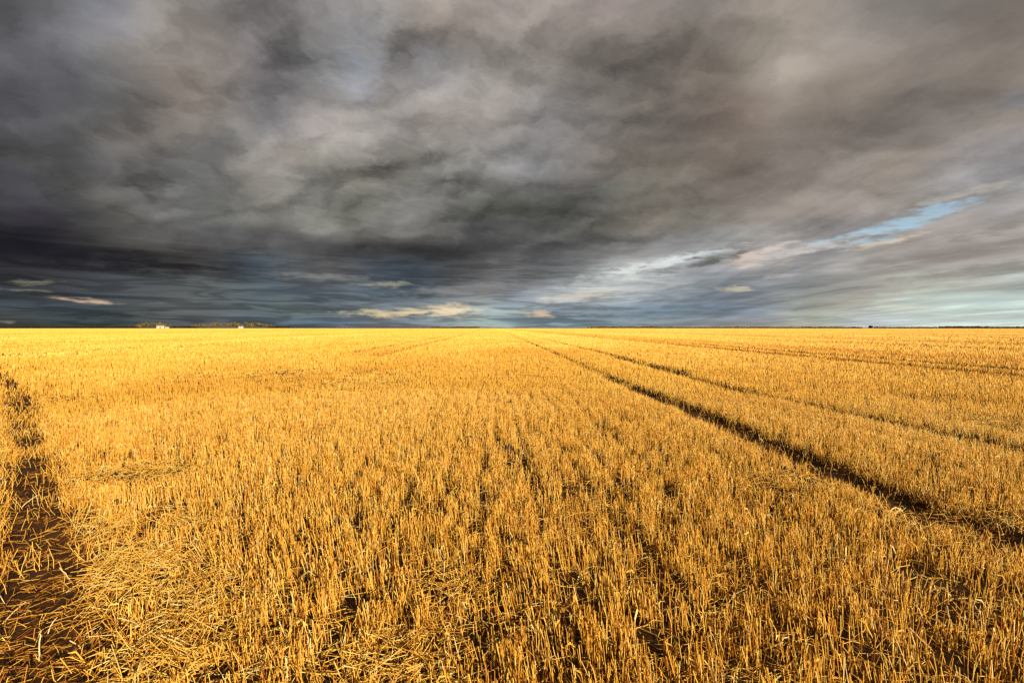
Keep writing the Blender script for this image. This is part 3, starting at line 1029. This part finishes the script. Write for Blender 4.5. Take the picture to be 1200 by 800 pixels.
def clod(px, py, size, label):
    g = at(px, py)
    bm = bmesh.new()
    bmesh.ops.create_icosphere(bm, subdivisions=3, radius=1.0)
    sd_ = random.random() * 50
    from mathutils import noise as mn
    for v in bm.verts:
        k = 1 + 0.55 * mn.noise(v.co * 1.3 + Vector((sd_, 0, 0))) + 0.25 * mn.noise(v.co * 4 + Vector((0, sd_, 0)))
        v.co = Vector((v.co.x * size, v.co.y * size * 0.8, v.co.z * size * 0.8)) * k
    o = bm_obj('soil_clod', bm, m_clod)
    o.location = (g[0], g[1], gz(*g) + size * 0.45)
    tag(o, label, 'soil clod')


clod(551, 519, .055, 'dark clod of soil at the left of a pair in the middle of the field')
clod(594, 530, .05, 'dark clod of soil at the right of a pair in the middle of the field')
clod(708, 543, .045, 'small dark clod of soil below the thin patch right of centre')

# ------------------------------------------------------------------ far edge of the field: trees, hedges, farm
D = 1200.0


def far(px, d=D):
    r_ = ray(px, 384)
    return Vector((r_.x / r_.y * d, d, 0))


def crown_mesh(name, w, h, base, nleaf, mat, seed, lobes=7):
    """a crown of many small leaf sprays round several uneven lobes"""
    g = np.random.default_rng(seed)
    cs = np.stack([g.normal(0, w * .22, lobes), g.normal(0, w * .22, lobes), base + (h - base) * g.uniform(.18, .82, lobes)], 1)
    rs = g.uniform(.20, .34, lobes) * w
    k = g.integers(0, lobes, nleaf)
    d = g.normal(0, 1, (nleaf, 3))
    d /= np.linalg.norm(d, axis=1)[:, None]
    p = cs[k] + d * (rs[k] * g.uniform(.55, 1.08, nleaf))[:, None]
    p[:, 2] = np.clip(p[:, 2], base * 0.7, h)
    u = g.normal(0, 1, (nleaf, 3))
    u /= np.linalg.norm(u, axis=1)[:, None]
    v = np.cross(d, u)
    v /= np.linalg.norm(v, axis=1)[:, None] + 1e-9
    s_ = g.uniform(.35, .8, nleaf)[:, None] * (w / 9.0)
    q = np.stack([p - u * s_, p - v * s_ * .6, p + u * s_, p + v * s_ * .6], 1).reshape(-1, 3)
    f = np.arange(nleaf * 4).reshape(-1, 4)
    me = bpy.data.meshes.new(name)
    me.from_pydata(q.tolist(), [], f.tolist())
    me.materials.append(mat)
    return me


def trunk_mesh(h, r_):
    bm = bmesh.new()
    straw_tube(bm, [(0, 0, -0.3), (0.1, 0, h * .25), (-0.1, 0.1, h * .5), (0.1, 0, h * .8)], r_, r_ * .3, 8)
    for k in range(4):
        a = k * 1.7
        straw_tube(bm, [(0, 0, h * (.3 + .08 * k)), (math.cos(a) * h * .12, math.sin(a) * h * .12, h * (.45 + .08 * k)), (math.cos(a) * h * .22, math.sin(a) * h * .22, h * (.6 + .06 * k))], r_ * .45, r_ * .12, 6)
    me = bpy.data.meshes.new('trunk')
    bm.normal_update()
    bm.to_mesh(me)
    bm.free()
    me.materials.append(m_bark)
    return me


KIND = {}
for i in range(5):
    KIND['olive', i] = (crown_mesh('crown', 8.5 + i * .6, 11 + .8 * (i % 3), 2.2, 700, m_leaf if i % 2 else m_leaf_g, 100 + i), trunk_mesh(11, .32))


def tree(px, scale, label, group, kind='olive', d=D, i=None):
    k = random.randrange(5) if i is None else i
    loc = far(px, d + random.uniform(-14, 14))
    t_ = empty('broadleaf_tree', loc, random.uniform(0, 6.28))
    t_.scale = (scale * 1.15, scale * 1.15, scale * 1.4)
    for nm, me in zip(('crown', 'trunk'), KIND[kind, k]):
        o = bpy.data.objects.new(nm, me)
        col.objects.link(o)
        o.parent = t_
    tag(t_, label, 'tree', group)


for px, s_ in [(161, .62), (165, .8), (169, .9), (173, .85), (178, .95), (181, .7), (185, 1.05), (189, .95), (194, .8), (199, .55)]:
    tree(px, s_, 'olive leafy tree in the small grove behind the white barn at far left', 'trees round the barn', d=D + 40)
for px, s_ in [(226, .5), (230, .62), (234, .7), (238, .8), (242, .6), (247, .75), (251, .85), (255, .95), (259, .85), (263, .9), (267, .8), (271, .95), (275, 1.05), (279, .9), (289, .95), (293, 1.0), (297, .9), (301, .85), (305, .95), (309, .8), (313, .7), (317, .6), (321, .45)]:
    tree(px, s_, 'olive leafy tree in the long grove by the small white house', 'trees round the small house', d=D + 40)


def hedge(px0, px1, h, mat, label, d=D, wob=0.35, name='hedge'):
    """a hedgerow of leaf sprays, uneven along its top"""
    a, b_ = far(px0, d), far(px1, d)
    L = (b_ - a).length
    g = np.random.default_rng(int(abs(px0) * 13 + 5))
    n_ = int(min(max(L * h * 7, 800), 16000))
    t_ = g.uniform(0, 1, n_)
    hh = h * (1 - wob + 2 * wob * fbm(t_ * L / 9.0, t_ * 0 + 3, int(abs(px0)), 3))
    p = np.stack([t_ * L, g.normal(0, 1.1, n_), hh * g.uniform(0.0, 1.0, n_) ** .7], 1)
    u = g.normal(0, 1, (n_, 3))
    u /= np.linalg.norm(u, axis=1)[:, None]
    v = np.cross(u, g.normal(0, 1, (n_, 3)))
    v /= np.linalg.norm(v, axis=1)[:, None] + 1e-9
    s_ = g.uniform(.5, 1.1, n_)[:, None]
    q = np.stack([p - u * s_, p - v * s_ * .7, p + u * s_, p + v * s_ * .7], 1).reshape(-1, 3)
    q[:, 2] = np.maximum(q[:, 2], -0.2)
    me = bpy.data.meshes.new(name)
    me.from_pydata(q.tolist(), [], np.arange(n_ * 4).reshape(-1, 4).tolist())
    me.materials.append(mat)
    o = bpy.data.objects.new(name, me)
    col.objects.link(o)
    o.location = a
    o.rotation_euler = (0, 0, math.atan2(b_.y - a.y, b_.x - a.x))
    tag(o, label, 'hedge')


hedge(-120, 161, 4.2, m_leaf_d, 'long hedge coloured dark as in cloud shade on the horizon at the far left')
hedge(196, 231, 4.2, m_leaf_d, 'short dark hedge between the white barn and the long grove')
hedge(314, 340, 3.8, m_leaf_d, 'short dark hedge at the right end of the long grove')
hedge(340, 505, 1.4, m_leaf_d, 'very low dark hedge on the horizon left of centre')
hedge(505, 562, 3.0, m_leaf_d, 'low dark hedge on the horizon under the bright cream clouds')
hedge(688, 770, 3.8, m_leaf, 'low olive hedge on the horizon right of centre')
hedge(770, 1010, 3.2, m_leaf_g, 'long thin green hedge on the horizon between the olive hedge and the lone bush')
hedge(1024, 1098, 3.0, m_leaf_g, 'thin green hedge on the horizon right of the lone bush')
hedge(1100, 1158, 4.6, m_leaf_b, 'brownish hedge on the horizon near the right edge')
hedge(1158, 1330, 4.0, m_leaf_g, 'dark green hedge on the horizon at the far right')

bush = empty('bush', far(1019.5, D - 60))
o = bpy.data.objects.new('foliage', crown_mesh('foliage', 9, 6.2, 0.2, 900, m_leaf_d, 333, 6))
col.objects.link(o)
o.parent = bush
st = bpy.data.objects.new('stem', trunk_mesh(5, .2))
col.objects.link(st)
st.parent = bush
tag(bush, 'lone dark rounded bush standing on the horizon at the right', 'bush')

# far fields beyond the edge
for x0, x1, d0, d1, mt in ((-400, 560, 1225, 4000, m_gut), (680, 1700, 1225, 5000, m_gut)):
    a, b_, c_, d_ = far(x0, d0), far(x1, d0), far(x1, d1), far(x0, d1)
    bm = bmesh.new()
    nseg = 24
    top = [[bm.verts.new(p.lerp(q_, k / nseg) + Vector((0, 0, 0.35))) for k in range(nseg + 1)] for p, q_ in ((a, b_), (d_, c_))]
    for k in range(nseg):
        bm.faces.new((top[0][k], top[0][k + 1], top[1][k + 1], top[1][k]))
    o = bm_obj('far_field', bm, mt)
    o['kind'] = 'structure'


def box(bm, x0, x1, y0, y1, z0, z1):
    m4 = Matrix.Translation(((x0 + x1) / 2, (y0 + y1) / 2, (z0 + z1) / 2)) @ Matrix.Diagonal((x1 - x0, y1 - y0, z1 - z0, 1))
    bmesh.ops.create_cube(bm, size=1.0, matrix=m4)


def farm_building(name, px, w, dep_, eave, ridge, wall_m, roof_m, label, cat, n_win, door_w, chimney=False, d=D - 20, rz=0.0):
    t_ = empty(name, far(px, d), rz)
    bm = bmesh.new()
    prof = [(-dep_ / 2, 0), (dep_ / 2, 0), (dep_ / 2, eave), (0, ridge), (-dep_ / 2, eave)]
    l = [bm.verts.new((-w / 2, y_, z_)) for y_, z_ in prof]
    r_ = [bm.verts.new((w / 2, y_, z_)) for y_, z_ in prof]
    bm.faces.new(l[::-1])
    bm.faces.new(r_)
    for k in range(5):
        bm.faces.new((l[k], l[(k + 1) % 5], r_[(k + 1) % 5], r_[k]))
    bm_obj('wall', bm, wall_m, t_)
    bm = bmesh.new()
    ov, th = 0.5, 0.25
    sl = (ridge - eave) / (dep_ / 2)
    for sg in (-1, 1):
        ye, ze = sg * (dep_ / 2 + ov), eave - ov * sl + 0.03
        vs = []
        for xx in (-w / 2 - ov, w / 2 + ov):
            vs += [bm.verts.new((xx, ye, ze)), bm.verts.new((xx, 0, ridge + 0.03)), bm.verts.new((xx, 0, ridge + th + 0.03)), bm.verts.new((xx, ye, ze + th))]
        for q_ in ((0, 1, 2, 3), (7, 6, 5, 4), (0, 4, 5, 1), (3, 2, 6, 7), (0, 3, 7, 4)):
            bm.faces.new([vs[i] for i in q_])
    ro = bm_obj('roof', bm, roof_m, t_)
    if chimney:
        bm = bmesh.new()
        box(bm, w * .25 - .5, w * .25 + .5, -.5, .5, ridge - .6, ridge + 1.5)
        bm_obj('chimney', bm, m_tile, ro)
    bm = bmesh.new()
    box(bm, -door_w / 2, door_w / 2, -dep_ / 2 - .08, -dep_ / 2 - .004, 0.05, min(eave * .75, 3.4))
    dr = bm_obj('door', bm, m_door, t_)
    bm = bmesh.new()
    box(bm, door_w * .3, door_w * .3 + .12, -dep_ / 2 - .16, -dep_ / 2 - .084, 1.0, 1.25)
    bm_obj('handle', bm, m_glass, dr)
    for k in range(n_win):
        xx = -w / 2 + (k + .5) * w / n_win
        if abs(xx) < door_w / 2 + .8:
            continue
        bm = bmesh.new()
        box(bm, xx - .55, xx + .55, -dep_ / 2 - .05, -dep_ / 2 - .004, 1.1, 2.4)
        wn = bm_obj('window', bm, m_white, t_)
        bm = bmesh.new()
        box(bm, xx - .45, xx + .45, -dep_ / 2 - .07, -dep_ / 2 - .053, 1.2, 2.3)
        bm_obj('pane', bm, m_glass, wn)
    tag(t_, label, cat)


farm_building('barn', 188.5, 15, 12, 4.0, 6.6, m_white, m_roof_w, 'large white barn with a pale roof at the far left horizon', 'barn', 4, 3.2, rz=0.4)
farm_building('shed', 196.0, 7, 6, 2.6, 4.0, m_white, m_roof, 'low white shed just right of the large white barn', 'shed', 2, 1.2, rz=0.3)
farm_building('farmhouse', 282.5, 10, 8, 4.0, 6.6, m_white, m_tile, 'small white farmhouse in front of the long grove', 'house', 4, 1.1, chimney=True, rz=0.35)
print('near stalks', NEAR_STALKS, 'verts', len(stub.data.vertices))
